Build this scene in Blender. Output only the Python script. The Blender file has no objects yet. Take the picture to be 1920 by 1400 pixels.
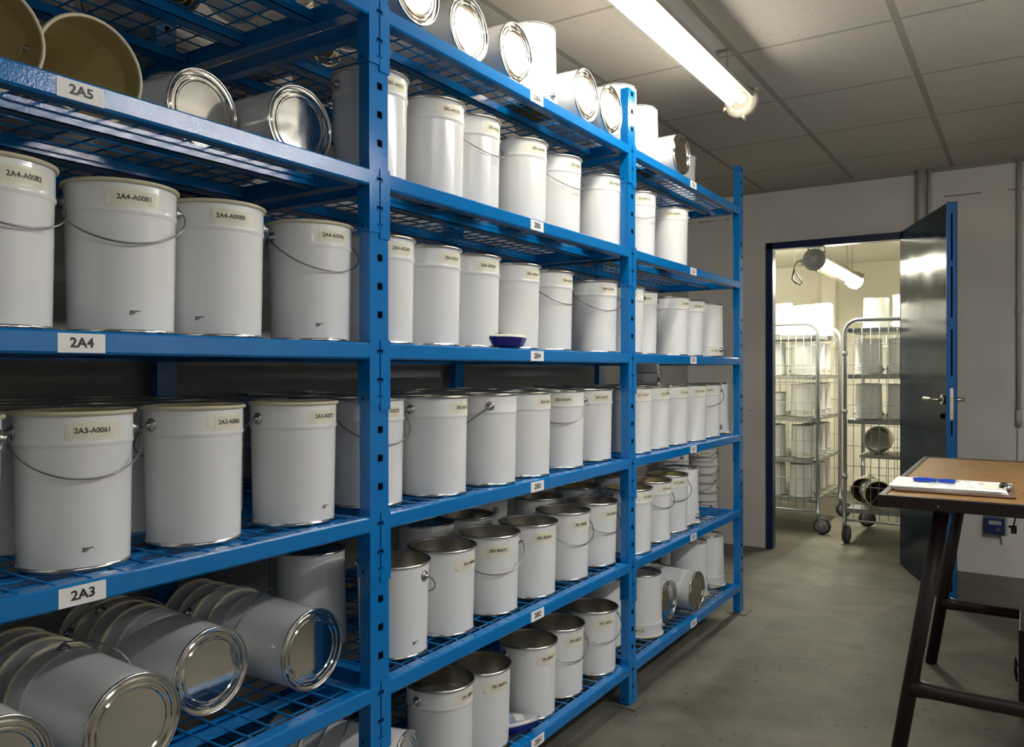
import bpy, bmesh, math, random
from math import sin, cos, pi, radians, atan2, sqrt
from mathutils import Matrix, Vector
random.seed(7)
scene = bpy.context.scene
col = scene.collection

# ------------------------------------------------------------------ camera
F_PX, YAW, PITCH, ROLL = 1498.23, 0.574461, -0.0037668, -0.0013653
CAM = Vector((1.2, 0.0, 1.20184))
r_ = Vector((cos(YAW), sin(YAW), 0)); f_ = Vector((-sin(YAW), cos(YAW), 0)); u_ = Vector((0, 0, 1))
f2 = f_*cos(PITCH) + u_*sin(PITCH); u2 = -f_*sin(PITCH) + u_*cos(PITCH)
r3 = r_*cos(ROLL) + u2*sin(ROLL); u3 = -r_*sin(ROLL) + u2*cos(ROLL)
cd = bpy.data.cameras.new('camera'); cam = bpy.data.objects.new('camera', cd); col.objects.link(cam)
cd.sensor_width = 36; cd.lens = 36*F_PX/1920; cd.clip_start = .02; cd.clip_end = 60
m = Matrix.Identity(4)
for i in range(3):
    m[i][0] = r3[i]; m[i][1] = u3[i]; m[i][2] = -f2[i]; m[i][3] = CAM[i]
cam.matrix_world = m
scene.camera = cam

# ------------------------------------------------------------------ world, exposure
w = bpy.data.worlds.new('world'); scene.world = w; w.use_nodes = True
w.node_tree.nodes['Background'].inputs[0].default_value = (.5, .55, .6, 1)
w.node_tree.nodes['Background'].inputs[1].default_value = .05
vs = scene.view_settings
vs.view_transform = 'Standard'; vs.look = 'None'; vs.gamma = 1; vs.use_curve_mapping = False
vs.exposure = 1.85
TUBE = 10.2      # fluorescent tubes of the store room
TUBE_SIDE = 28.0
TUBE_FILL = 5.5  # strength of the added, unseen fill lamp
TUBE_FAR = 47.0

# ------------------------------------------------------------------ materials
def mat(name, color, rough=.5, metal=0., bump=0, bscale=30, coat=0, noise=0, nscale=8, emit=None, estr=0, spec=None, rnoise=0):
    m = bpy.data.materials.new(name); m.use_nodes = True
    nt = m.node_tree; b = nt.nodes['Principled BSDF']
    b.inputs['Base Color'].default_value = (*color, 1); b.inputs['Roughness'].default_value = rough
    b.inputs['Metallic'].default_value = metal
    if coat: b.inputs['Coat Weight'].default_value = coat; b.inputs['Coat Roughness'].default_value = .08
    if spec is not None: b.inputs['Specular IOR Level'].default_value = spec
    if emit: b.inputs['Emission Color'].default_value = (*emit, 1); b.inputs['Emission Strength'].default_value = estr
    tc = nt.nodes.new('ShaderNodeTexCoord')
    if noise or rnoise:
        n = nt.nodes.new('ShaderNodeTexNoise'); n.inputs['Scale'].default_value = nscale; n.inputs['Detail'].default_value = 6
        nt.links.new(tc.outputs['Object'], n.inputs['Vector'])
        if noise:
            r = nt.nodes.new('ShaderNodeMapRange'); r.inputs['From Min'].default_value = .3; r.inputs['From Max'].default_value = .7
            r.inputs['To Min'].default_value = 1-noise; r.inputs['To Max'].default_value = 1+noise*.5
            nt.links.new(n.outputs['Fac'], r.inputs['Value'])
            mx = nt.nodes.new('ShaderNodeVectorMath'); mx.operation = 'SCALE'; mx.inputs[0].default_value = color
            nt.links.new(r.outputs['Result'], mx.inputs['Scale']); nt.links.new(mx.outputs['Vector'], b.inputs['Base Color'])
        if rnoise:
            r = nt.nodes.new('ShaderNodeMapRange'); r.inputs['From Min'].default_value = .35; r.inputs['From Max'].default_value = .65
            r.inputs['To Min'].default_value = max(0, rough-rnoise); r.inputs['To Max'].default_value = rough+rnoise
            nt.links.new(n.outputs['Fac'], r.inputs['Value']); nt.links.new(r.outputs['Result'], b.inputs['Roughness'])
    if bump:
        n = nt.nodes.new('ShaderNodeTexNoise'); n.inputs['Scale'].default_value = bscale; n.inputs['Detail'].default_value = 4
        nt.links.new(tc.outputs['Object'], n.inputs['Vector'])
        bp = nt.nodes.new('ShaderNodeBump'); bp.inputs['Strength'].default_value = bump; bp.inputs['Distance'].default_value = .01
        nt.links.new(n.outputs['Fac'], bp.inputs['Height']); nt.links.new(bp.outputs['Normal'], b.inputs['Normal'])
    return m
M = {}
M['blue'] = mat('blue_powder_coat', (.001, .168, .50), .13, bump=.05, bscale=260, noise=.06, nscale=14)
M['white'] = mat('white_enamel', (.80, .805, .81), .15, noise=.03, nscale=9, bump=.012, bscale=18)
M['tin'] = mat('tinplate', (.80, .78, .72), .10, 1, rnoise=.02, nscale=40, bump=.006, bscale=12)
M['tin_in'] = mat('tin_inside', (.46, .44, .38), .33, 1, noise=.15, nscale=16)
M['cream'] = mat('cream_lacquer', (.50, .42, .22), .38, noise=.06)
M['cream_rim'] = mat('cream_rim', (.66, .60, .42), .35)
M['rim'] = mat('rolled_rim', (.62, .60, .54), .28, 1)
M['wire'] = mat('wire_handle', (.30, .30, .31), .30, 1)
M['ear'] = mat('handle_ear', (.55, .54, .52), .25, 1)
M['paper'] = mat('sticker', (.86, .86, .86), .5)
M['tape'] = mat('aged_sticker', (.78, .74, .585), .55, noise=.05, nscale=60)
M['glue'] = mat('glue_stain', (.80, .785, .685), .4, noise=.06, nscale=50)
M['ink'] = mat('black_ink', (.02, .02, .022), .5)
M['ink2'] = mat('brown_ink', (.10, .07, .05), .5)
M['dark'] = mat('slot_black', (.003, .004, .008), .9, spec=0)
M['slot'] = mat('slot_blue', (.001, .02, .08), .8, spec=0)
M['galv'] = mat('galvanised_plate', (.11, .105, .085), .55, 0, noise=.2, nscale=30)
M['zinc'] = mat('zinc_steel', (.50, .53, .58), .30, .85)
M['tray'] = mat('cart_tray', (.36, .38, .38), .45, .4)
M['rubber'] = mat('rubber', (.03, .03, .035), .6)
M['wheel'] = mat('wheel_grey', (.20, .20, .22), .5)
M['black'] = mat('black_plastic', (.015, .015, .017), .4)
M['darksteel'] = mat('brown_black_steel', (.020, .013, .013), .42, spec=.35, bump=.02, bscale=200)
M['navy'] = mat('door_frame_navy', (.004, .018, .075), .35)
M['door'] = mat('door_leaf_slate', (.008, .024, .045), .17, spec=.2, bump=.02, bscale=8, rnoise=.05, nscale=4)
M['door'].node_tree.nodes['Principled BSDF'].inputs['IOR'].default_value = 1.22
M['dooredge'] = mat('door_edge_blue', (.003, .085, .26), .5, spec=.25)
M['steel'] = mat('brushed_steel', (.55, .52, .46), .3, 1)
M['housing'] = mat('lamp_housing', (.26, .24, .20), .45)
M['greylamp'] = mat('lamp_cap_grey', (.24, .24, .24), .5)
M['pvc'] = mat('grey_conduit', (.44, .43, .40), .5)
M['bluedev'] = mat('blue_plastic', (.008, .010, .16), .25)
M['lightdev'] = mat('pale_plastic', (.72, .72, .62), .3)
M['screen'] = mat('screen_dark', (.02, .03, .035), .15)
M['silver'] = mat('silver_plastic', (.6, .62, .64), .3, .5)
M['panelblue'] = mat('button_print', (.35, .40, .72), .4, noise=.5, nscale=120)
M['boxblue'] = mat('wall_box_blue', (.012, .035, .12), .4)
M['penblue'] = mat('pen_blue', (.01, .06, .45), .2)
M['chrome'] = mat('chrome', (.8, .8, .82), .12, 1)
M['paperwhite'] = mat('paper_sheets', (.80, .79, .76), .7, bump=.1, bscale=25)
M['paperyellow'] = mat('paper_yellowish', (.74, .73, .58), .7)
M['clipboard'] = mat('clipboard_brown', (.16, .09, .06), .4)
M['greenlid'] = mat('clear_case', (.30, .36, .33), .12)
M['brass'] = mat('brass', (.6, .42, .16), .35, 1)
M['brownpail'] = mat('brown_lining', (.22, .13, .045), .4)
M['white_far'] = M['white']

def emis(name, c, s):
    m = bpy.data.materials.new(name); m.use_nodes = True; nt = m.node_tree; nt.nodes.clear()
    e = nt.nodes.new('ShaderNodeEmission'); o = nt.nodes.new('ShaderNodeOutputMaterial')
    e.inputs[0].default_value = (*c, 1); e.inputs[1].default_value = s; nt.links.new(e.outputs[0], o.inputs[0]); return m
M['tube'] = emis('fluorescent_tube', (1, .93, .80), TUBE)
M['tube_side'] = emis('fluorescent_tube_side', (.98, .985, .97), TUBE_SIDE)
M['tube_fill'] = emis('fill_lamp_tube', (.98, .985, .97), TUBE_FILL)
M['tube_far'] = emis('fluorescent_tube_far', (1, .945, .76), TUBE_FAR)
def clear(name):
    m = bpy.data.materials.new(name); m.use_nodes = True; nt = m.node_tree; nt.nodes.clear()
    t = nt.nodes.new('ShaderNodeBsdfTransparent'); g = nt.nodes.new('ShaderNodeBsdfGlossy'); mx = nt.nodes.new('ShaderNodeMixShader')
    o = nt.nodes.new('ShaderNodeOutputMaterial'); t.inputs[0].default_value = (.97, .97, .95, 1); g.inputs['Roughness'].default_value = .15
    mx.inputs[0].default_value = .035
    nt.links.new(t.outputs[0], mx.inputs[1]); nt.links.new(g.outputs[0], mx.inputs[2]); nt.links.new(mx.outputs[0], o.inputs[0]); return m
M['clear'] = clear('clear_cover')

def N(nt, t, **k):
    n = nt.nodes.new(t)
    for a, b in k.items(): setattr(n, a, b)
    return n
def math_(nt, op, a, b=None, c=None):
    n = N(nt, 'ShaderNodeMath', operation=op)
    for i, v in enumerate((a, b, c)):
        if v is None: continue
        if hasattr(v, 'links'): nt.links.new(v, n.inputs[i])
        else: n.inputs[i].default_value = v
    return n.outputs[0]
# ceiling tiles
GX0, LX, GY0, LY = .2546, .559, 3.052, .627
def ceiling_mat():
    m = mat('ceiling_tiles', (.5, .5, .5), .85); nt = m.node_tree; b = nt.nodes['Principled BSDF']
    tc = N(nt, 'ShaderNodeTexCoord'); s = N(nt, 'ShaderNodeSeparateXYZ'); nt.links.new(tc.outputs['Object'], s.inputs[0])
    def line(o, off, l, w):
        f = math_(nt, 'FRACT', math_(nt, 'ADD', math_(nt, 'DIVIDE', math_(nt, 'SUBTRACT', o, off), l), 100.5))
        d = math_(nt, 'ABSOLUTE', math_(nt, 'SUBTRACT', f, .5))
        return math_(nt, 'LESS_THAN', d, w/2/l)
    lx = line(s.outputs['X'], GX0, LX, .026); ly = line(s.outputs['Y'], GY0, LY, .015)
    g = math_(nt, 'MAXIMUM', lx, ly)
    v = N(nt, 'ShaderNodeTexNoise'); v.inputs['Scale'].default_value = 110; v.inputs['Detail'].default_value = 2
    nt.links.new(tc.outputs['Object'], v.inputs['Vector'])
    sp = math_(nt, 'LESS_THAN', v.outputs['Fac'], .345)
    n2 = N(nt, 'ShaderNodeTexNoise'); n2.inputs['Scale'].default_value = 2.2; nt.links.new(tc.outputs['Object'], n2.inputs['Vector'])
    cr = N(nt, 'ShaderNodeMix', data_type='RGBA'); nt.links.new(n2.outputs['Fac'], cr.inputs[0])
    cr.inputs[6].default_value = (.48, .44, .385, 1); cr.inputs[7].default_value = (.55, .51, .455, 1)
    c2 = N(nt, 'ShaderNodeMix', data_type='RGBA'); nt.links.new(math_(nt, 'MULTIPLY', sp, .55), c2.inputs[0])
    nt.links.new(cr.outputs[2], c2.inputs[6]); c2.inputs[7].default_value = (.24, .215, .185, 1)
    c3 = N(nt, 'ShaderNodeMix', data_type='RGBA'); nt.links.new(g, c3.inputs[0])
    nt.links.new(c2.outputs[2], c3.inputs[6]); c3.inputs[7].default_value = (.31, .285, .245, 1)
    nt.links.new(c3.outputs[2], b.inputs['Base Color'])
    bp = N(nt, 'ShaderNodeBump'); bp.inputs['Strength'].default_value = .25; bp.inputs['Distance'].default_value = .004
    nt.links.new(math_(nt, 'SUBTRACT', math_(nt, 'MULTIPLY', v.outputs['Fac'], .6), g), bp.inputs['Height']); nt.links.new(bp.outputs['Normal'], b.inputs['Normal'])
    return m
M['ceiling'] = ceiling_mat()
def wall_mat(name, c1, c2, joints=True):
    m = mat(name, c1, .75); nt = m.node_tree; b = nt.nodes['Principled BSDF']
    tc = N(nt, 'ShaderNodeTexCoord'); s = N(nt, 'ShaderNodeSeparateXYZ'); nt.links.new(tc.outputs['Object'], s.inputs[0])
    n = N(nt, 'ShaderNodeTexNoise'); n.inputs['Scale'].default_value = 3; n.inputs['Detail'].default_value = 8; nt.links.new(tc.outputs['Object'], n.inputs['Vector'])
    cr = N(nt, 'ShaderNodeMix', data_type='RGBA'); nt.links.new(n.outputs['Fac'], cr.inputs[0]); cr.inputs[6].default_value = (*c1, 1); cr.inputs[7].default_value = (*c2, 1)
    n2 = N(nt, 'ShaderNodeTexNoise'); n2.inputs['Scale'].default_value = 14; n2.inputs['Detail'].default_value = 3; nt.links.new(tc.outputs['Object'], n2.inputs['Vector'])
    n3 = N(nt, 'ShaderNodeTexNoise'); n3.inputs['Scale'].default_value = 5; n3.inputs['Detail'].default_value = 10; n3.inputs['Roughness'].default_value = .7; nt.links.new(tc.outputs['Object'], n3.inputs['Vector'])
    h = math_(nt, 'ADD', math_(nt, 'MULTIPLY', n3.outputs['Fac'], 1.0), math_(nt, 'MULTIPLY', n2.outputs['Fac'], .5))
    out = cr.outputs[2]
    if joints:
        f = math_(nt, 'FRACT', math_(nt, 'DIVIDE', math_(nt, 'ADD', s.outputs['Z'], .01), .4485))
        j = math_(nt, 'LESS_THAN', math_(nt, 'ABSOLUTE', math_(nt, 'SUBTRACT', f, .5)), .006)
        jm = math_(nt, 'MULTIPLY', j, math_(nt, 'GREATER_THAN', n.outputs['Fac'], .5))
        h = math_(nt, 'SUBTRACT', h, math_(nt, 'MULTIPLY', jm, .5))
        # a cracked dark joint high on the wall
        zc = math_(nt, 'LESS_THAN', math_(nt, 'ABSOLUTE', math_(nt, 'SUBTRACT', s.outputs['Z'], 2.245)), .004)
        cm = math_(nt, 'MULTIPLY', math_(nt, 'MULTIPLY', zc, math_(nt, 'GREATER_THAN', n2.outputs['Fac'], .50)), math_(nt, 'GREATER_THAN', math_(nt, 'ABSOLUTE', math_(nt, 'SUBTRACT', s.outputs['X'], .15)), .62))
        chip = math_(nt, 'LESS_THAN', n3.outputs['Fac'], .285)
        cm = math_(nt, 'MAXIMUM', cm, chip)
        c2n = N(nt, 'ShaderNodeMix', data_type='RGBA'); nt.links.new(math_(nt, 'MULTIPLY', cm, .75), c2n.inputs[0]); nt.links.new(out, c2n.inputs[6]); c2n.inputs[7].default_value = (.10, .08, .06, 1)
        out = c2n.outputs[2]
    nt.links.new(out, b.inputs['Base Color'])
    bp = N(nt, 'ShaderNodeBump'); bp.inputs['Strength'].default_value = .35; bp.inputs['Distance'].default_value = .012
    nt.links.new(h, bp.inputs['Height']); nt.links.new(bp.outputs['Normal'], b.inputs['Normal'])
    return m
M['wall'] = wall_mat('painted_block_wall', (.60, .56, .51), (.80, .77, .73))
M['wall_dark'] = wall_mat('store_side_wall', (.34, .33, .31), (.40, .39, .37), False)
M['wall_far'] = wall_mat('far_room_wall', (.80, .78, .68), (.85, .83, .75), False)
def floor_mat():
    m = mat('concrete_floor', (.2, .19, .16), .45); nt = m.node_tree; b = nt.nodes['Principled BSDF']
    tc = N(nt, 'ShaderNodeTexCoord')
    n = N(nt, 'ShaderNodeTexNoise'); n.inputs['Scale'].default_value = 1.6; n.inputs['Detail'].default_value = 9; n.inputs['Roughness'].default_value = .65; nt.links.new(tc.outputs['Object'], n.inputs['Vector'])
    cr = N(nt, 'ShaderNodeValToRGB'); nt.links.new(n.outputs['Fac'], cr.inputs[0])
    cr.color_ramp.elements[0].position = .36; cr.color_ramp.elements[0].color = (.078, .072, .055, 1)
    cr.color_ramp.elements[1].position = .64; cr.color_ramp.elements[1].color = (.150, .141, .115, 1)
    n2 = N(nt, 'ShaderNodeTexNoise'); n2.inputs['Scale'].default_value = 7; n2.inputs['Detail'].default_value = 8; n2.inputs['Roughness'].default_value = .75; nt.links.new(tc.outputs['Object'], n2.inputs['Vector'])
    st = N(nt, 'ShaderNodeMapRange'); st.inputs['From Min'].default_value = .35; st.inputs['From Max'].default_value = .27; nt.links.new(n2.outputs['Fac'], st.inputs['Value'])
    c2 = N(nt, 'ShaderNodeMix', data_type='RGBA'); nt.links.new(math_(nt, 'MULTIPLY', st.outputs[0], .7), c2.inputs[0]); nt.links.new(cr.outputs[0], c2.inputs[6]); c2.inputs[7].default_value = (.05, .035, .02, 1)
    n4 = N(nt, 'ShaderNodeTexVoronoi'); n4.inputs['Scale'].default_value = 16; nt.links.new(tc.outputs['Object'], n4.inputs['Vector'])
    n5 = N(nt, 'ShaderNodeTexNoise'); n5.inputs['Scale'].default_value = 3.5; nt.links.new(tc.outputs['Object'], n5.inputs['Vector'])
    dot = math_(nt, 'MULTIPLY', math_(nt, 'LESS_THAN', n4.outputs['Distance'], .13), math_(nt, 'GREATER_THAN', n5.outputs['Fac'], .5))
    n6 = N(nt, 'ShaderNodeTexNoise'); n6.inputs['Scale'].default_value = 4.5; n6.inputs['Detail'].default_value = 5; n6.inputs['Distortion'].default_value = .8; nt.links.new(tc.outputs['Object'], n6.inputs['Vector'])
    mt = N(nt, 'ShaderNodeMapRange'); mt.inputs['From Min'].default_value = .35; mt.inputs['From Max'].default_value = .65; mt.inputs['To Min'].default_value = .78; mt.inputs['To Max'].default_value = 1.2; nt.links.new(n6.outputs['Fac'], mt.inputs['Value'])
    sc = N(nt, 'ShaderNodeVectorMath', operation='SCALE'); nt.links.new(c2.outputs[2], sc.inputs[0]); nt.links.new(mt.outputs[0], sc.inputs['Scale'])
    c3 = N(nt, 'ShaderNodeMix', data_type='RGBA'); nt.links.new(math_(nt, 'MULTIPLY', dot, .75), c3.inputs[0]); nt.links.new(sc.outputs[0], c3.inputs[6]); c3.inputs[7].default_value = (.02, .016, .012, 1)
    nt.links.new(c3.outputs[2], b.inputs['Base Color'])
    rr = N(nt, 'ShaderNodeMapRange'); rr.inputs['To Min'].default_value = .48; rr.inputs['To Max'].default_value = .70; nt.links.new(n.outputs['Fac'], rr.inputs['Value']); nt.links.new(rr.outputs[0], b.inputs['Roughness'])
    bp = N(nt, 'ShaderNodeBump'); bp.inputs['Strength'].default_value = .12; bp.inputs['Distance'].default_value = .006; nt.links.new(n2.outputs['Fac'], bp.inputs['Height']); nt.links.new(bp.outputs['Normal'], b.inputs['Normal'])
    return m
M['floor'] = floor_mat()
def wood_mat():
    m = mat('plywood_top', (.42, .24, .09), .45); nt = m.node_tree; b = nt.nodes['Principled BSDF']
    tc = N(nt, 'ShaderNodeTexCoord'); mp = N(nt, 'ShaderNodeMapping'); mp.inputs['Scale'].default_value = (3.2, 1.1, 1); nt.links.new(tc.outputs['Object'], mp.inputs[0])
    n = N(nt, 'ShaderNodeTexNoise'); n.inputs['Scale'].default_value = 1.7; n.inputs['Detail'].default_value = 3; n.inputs['Distortion'].default_value = 1.2; nt.links.new(mp.outputs[0], n.inputs['Vector'])
    f = math_(nt, 'FRACT', math_(nt, 'MULTIPLY', n.outputs['Fac'], 9))
    cr = N(nt, 'ShaderNodeValToRGB'); nt.links.new(f, cr.inputs[0])
    cr.color_ramp.elements[0].color = (.20, .105, .030, 1); cr.color_ramp.elements[1].color = (.27, .145, .045, 1); cr.color_ramp.elements[1].position = .6
    e = cr.color_ramp.elements.new(.97); e.color = (.24, .125, .038, 1)
    nt.links.new(cr.outputs[0], b.inputs['Base Color']); return m
M['wood'] = wood_mat()

# ------------------------------------------------------------------ mesh helpers
class MB:
    def __init__(s): s.v = []; s.f = []; s.mi = []; s.sm = []
    def add(s, vs, fs, mi=0, sm=False):
        o = len(s.v); s.v += [tuple(v) for v in vs]; s.f += [tuple(i+o for i in f) for f in fs]; s.mi += [mi]*len(fs); s.sm += [sm]*len(fs); return s
    def box(s, a, b, mi=0):
        x0, y0, z0 = a; x1, y1, z1 = b
        return s.add([(x0,y0,z0),(x1,y0,z0),(x1,y1,z0),(x0,y1,z0),(x0,y0,z1),(x1,y0,z1),(x1,y1,z1),(x0,y1,z1)],
                     [(0,3,2,1),(4,5,6,7),(0,1,5,4),(1,2,6,5),(2,3,7,6),(3,0,4,7)], mi)
    def tube(s, pts, r, n=8, mi=0, caps=True, closed=False):
        pts = [Vector(p) for p in pts]; L = len(pts); vs = []; fs = []
        prev = None
        for i, p in enumerate(pts):
            if closed: t = (pts[(i+1) % L]-pts[i-1])
            else: t = pts[min(i+1, L-1)]-pts[max(i-1, 0)]
            t.normalize()
            if prev is None:
                a = Vector((0, 0, 1)) if abs(t.z) < .9 else Vector((1, 0, 0))
                u = t.cross(a).normalized()
            else: u = (prev-t*prev.dot(t)).normalized()
            prev = u; v = t.cross(u)
            rr = r[i] if isinstance(r, (list, tuple)) else r
            vs += [p+(u*cos(2*pi*k/n)+v*sin(2*pi*k/n))*rr for k in range(n)]
        for i in range(L if closed else L-1):
            j = (i+1) % L
            for k in range(n): fs.append((i*n+k, i*n+(k+1) % n, j*n+(k+1) % n, j*n+k))
        if caps and not closed: fs += [tuple(range(n))[::-1], tuple((L-1)*n+k for k in range(n))]
        s.add(vs, fs, mi, True)
        if caps and not closed: s.sm[-1] = s.sm[-2] = False
        return s
    def lathe(s, prof, n=40, mi=0, M4=None, a0=0, a1=2*pi, smooth=True):
        full = abs(a1-a0-2*pi) < 1e-6; k = n if full else n+1; vs = []; fs = []
        for r, z in prof:
            for i in range(k):
                a = a0+(a1-a0)*i/n; p = Vector((r*cos(a), r*sin(a), z)); vs.append(M4 @ p if M4 else p)
        for j in range(len(prof)-1):
            for i in range(n):
                i2 = (i+1) % k; fs.append((j*k+i, j*k+i2, (j+1)*k+i2, (j+1)*k+i))
        return s.add(vs, fs, mi, smooth)
    def mesh(s, name, mats):
        me = bpy.data.meshes.new(name); me.from_pydata([tuple(v) for v in s.v], [], s.f)
        for x in mats: me.materials.append(x)
        me.polygons.foreach_set('material_index', s.mi); me.polygons.foreach_set('use_smooth', s.sm); me.update(); return me
    def build(s, name, mats, parent=None, loc=None, bevel=0):
        if not isinstance(mats, (list, tuple)): mats = [mats]
        o = bpy.data.objects.new(name, s.mesh(name, mats)); col.objects.link(o)
        if parent: o.parent = parent
        if loc: o.location = loc
        if bevel:
            b = o.modifiers.new('bevel', 'BEVEL'); b.width = bevel; b.segments = 2; b.limit_method = 'ANGLE'; b.angle_limit = radians(50)
        return o
def ob(name, me, parent=None):
    o = bpy.data.objects.new(name, me); col.objects.link(o)
    if parent: o.parent = parent
    return o
def tag(o, label, cat, group=None):
    o['label'] = label; o['category'] = cat
    if group: o['group'] = group
    return o
def empty(name, loc, label, cat, group=None, mw=None):
    o = bpy.data.objects.new(name, None); col.objects.link(o); o.empty_display_size = .05
    if mw is not None: o.matrix_world = mw
    else: o.location = loc
    return tag(o, label, cat, group)
def struct(name, mb, mats, bevel=0):
    o = mb.build(name, mats, bevel=bevel); o['kind'] = 'structure'; return o

# lettering
_font = bpy.data.curves.new('lettering', 'FONT'); _font.resolution_u = 3; _font.align_x = 'CENTER'; _font.align_y = 'CENTER'; _font.offset = .012
_fo = bpy.data.objects.new('lettering_source', _font); col.objects.link(_fo)
_tc = {}
def text_verts(s, bold=.012):
    if (s, bold) in _tc: return _tc[(s, bold)]
    _font.body = s; _font.offset = bold*1.6; bpy.context.view_layer.update()
    dg = bpy.context.evaluated_depsgraph_get(); e = _fo.evaluated_get(dg); me = e.to_mesh()
    vs = [v.co.copy() for v in me.vertices]; fs = [tuple(p.vertices) for p in me.polygons]; e.to_mesh_clear()
    _tc[(s, bold)] = (vs, fs); return vs, fs
def text_size(s):
    vs, _ = text_verts(s); xs = [v.x for v in vs]; ys = [v.y for v in vs]
    return min(xs), max(xs), min(ys), max(ys)

# ------------------------------------------------------------------ room shell
YW, YF, ZC, ZC2 = 5.46, 8.5, 2.416, 2.26
XL, XR, YB = -.84, 2.75, -2.2
b = MB().box((-2.1, YB-.1, -.1), (XR+.1, YF+.1, 0)); struct('floor', b, M['floor'])
b = MB().box((XL-.1, YB-.1, ZC), (XR+.1, YW, ZC+.08)); struct('ceiling', b, M['ceiling'])
b = MB().box((-2.0, YW+.2, ZC2), (XR, YF, ZC2+.08)); struct('ceiling_far', b, M['wall_far'])
b = MB().box((XL-.1, YB, 0), (XL, YW, ZC)); struct('wall_left', b, M['wall_dark'])
b = MB().box((XR, YB, 0), (XR+.1, YW, ZC)); struct('wall_right', b, M['wall'])
b = MB().box((XL, YB-.1, 0), (XR, YB, ZC)); struct('wall_behind', b, M['wall'])
D0, D1, DH = -.289, .575, 2.055
b = MB().box((XL, YW, 0), (D0, YW+.2, ZC)); b.box((D1, YW, 0), (XR, YW+.2, ZC)); b.box((D0, YW, DH), (D1, YW+.2, ZC)); struct('wall_back', b, M['wall'])
b = MB().box((-2.1, YW+.2, 0), (-2.0, YF, ZC2)); struct('wall_far_left', b, M['wall_far'])
b = MB().box((2.0, YW+.2, 0), (2.1, YF, ZC2)); struct('wall_far_right', b, M['wall_far'])
b = MB().box((-2.0, YF, 0), (2.0, YF+.1, ZC2)); b.box((-.53, YF-.18, 0), (-.40, YF, ZC2)); struct('wall_far_back', b, M['wall_far'])
# inner reveal of far side painted like the far room
b = MB().box((-2.0, YW+.2, 0), (D0-.0, YW+.205, ZC2)); b.box((D1, YW+.2, 0), (2.0, YW+.205, ZC2)); struct('wall_far_front', b, M['wall_far'])
# door frame
b = MB().box((D0, YW-.012, 0), (D0+.045, YW+.06, DH)); b.box((D1-.045, YW-.012, 0), (D1, YW+.06, DH)); b.box((D0, YW-.012, DH-.045), (D1, YW+.06, DH))
struct('door_frame', b, M['navy'], bevel=.002)
# open door leaf
hinge = Vector((.535, 5.438, .008)); tip = Vector((.8476, 4.622, .008)); d = (tip-hinge); DL = d.length; d.normalize(); nrm = Vector((-d.y, d.x, 0))
if nrm.x < 0: nrm = -nrm
ang = atan2(d.y, d.x)
droot = bpy.data.objects.new('door_1', None); col.objects.link(droot); droot.location = hinge; droot.rotation_euler = (0, 0, ang); droot['kind'] = 'structure'
# local frame: x along leaf, y to the visible far-room side (-) / thickness
s = 1 if Vector((-sin(ang), cos(ang), 0)).dot(nrm) > 0 else -1
T = .045
def yy(a): return a*s
def bx(mb, x0, x1, y0, y1, z0, z1, mi=0):
    y0, y1 = sorted((yy(y0), yy(y1))); return mb.box((x0, y0, z0), (x1, y1, z1), mi)
b = MB(); bx(b, 0, DL-.004, 0, T, 0, 2.055-.01); b.build('door_leaf', M['door'], droot, bevel=.002)
b = MB(); bx(b, DL-.004, DL, -.002, T+.004, 0, 2.05); bx(b, DL-.03, DL, T, T+.004, 0, 2.05); b.build('door_edge', M['dooredge'], droot)
b = MB()
for z0, z1 in ((.06, .72), (.86, .93), (1.16, 1.40), (1.46, 1.72), (1.75, 1.99)): bx(b, DL-.001, DL+.0006, T/2-.004, T/2+.004, z0, z1)
b.build('edge_groove', M['dark'], droot)
b = MB(); bx(b, DL-.001, DL+.001, T/2-.008, T/2+.008, .94, 1.10); b.build('lock_plate', M['steel'], droot)
b = MB(); bx(b, DL, DL+.002, T/2-.006, T/2+.006, 1.03, 1.055); bx(b, DL, DL+.002, T/2-.005, T/2+.005, .955, .985); b.build('lock_bolt', M['brass'], droot)
for sd in (-1, 1):
    y0 = 0 if sd < 0 else T
    hb = MB(); hb.tube([(DL-.06, yy(y0), 1.04), (DL-.06, yy(y0+sd*.05), 1.04), (DL-.075, yy(y0+sd*.058), 1.04), (DL-.18, yy(y0+sd*.058), 1.042)], .010, 10)
    hb.tube([(DL-.06, yy(y0), 1.04), (DL-.06, yy(y0+sd*.008), 1.04)], .025, 20)
    hb.build('door_handle', M['steel'], droot)
kb = MB().tube([(DL-.06, yy(0), .955), (DL-.06, yy(-.008), .955)], .014, 16); kb.build('key_plate', M['dark'], droot)

# ceiling edge trim on the back wall, conduits
def pipe(name, pts, r, mt, label, cat):
    o = MB().tube(pts, r, 14).build(name, mt); return tag(o, label, cat)
pipe('wall_conduit', [(.645, YW-.027, 1.7), (.645, YW-.027, ZC)], .023, M['pvc'], 'thick grey conduit pipe running up the wall behind the open door', 'pipe')
pipe('wall_conduit', [(.69, YW-.014, 1.7), (.69, YW-.014, ZC)], .011, M['pvc'], 'thin grey conduit pipe beside the thick pipe above the open door', 'pipe')
o = bpy.data.objects.new('cable_conduit', None); col.objects.link(o); o.location = (1.15, YW-.014, .9)
tag(o, 'long grey cable conduit at the right edge of the back wall', 'conduit')
MB().tube([(0, 0, 0.02), (0, 0, ZC-.9)], .013, 12).build('conduit_tube', M['pvc'], o)
MB().tube([(0, 0, -.02), (0, 0, .07)], .0165, 12).build('end_sleeve', M['pvc'], o)
MB().tube([(0, 0, .62), (0, 0, .65)], .0165, 12).build('coupling', M['pvc'], o)
MB().tube([(-.003, .004, 0), (-.006, .006, -.25), (-.004, .006, -.55)], .004, 6).build('cable', M['pvc'], o)
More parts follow.
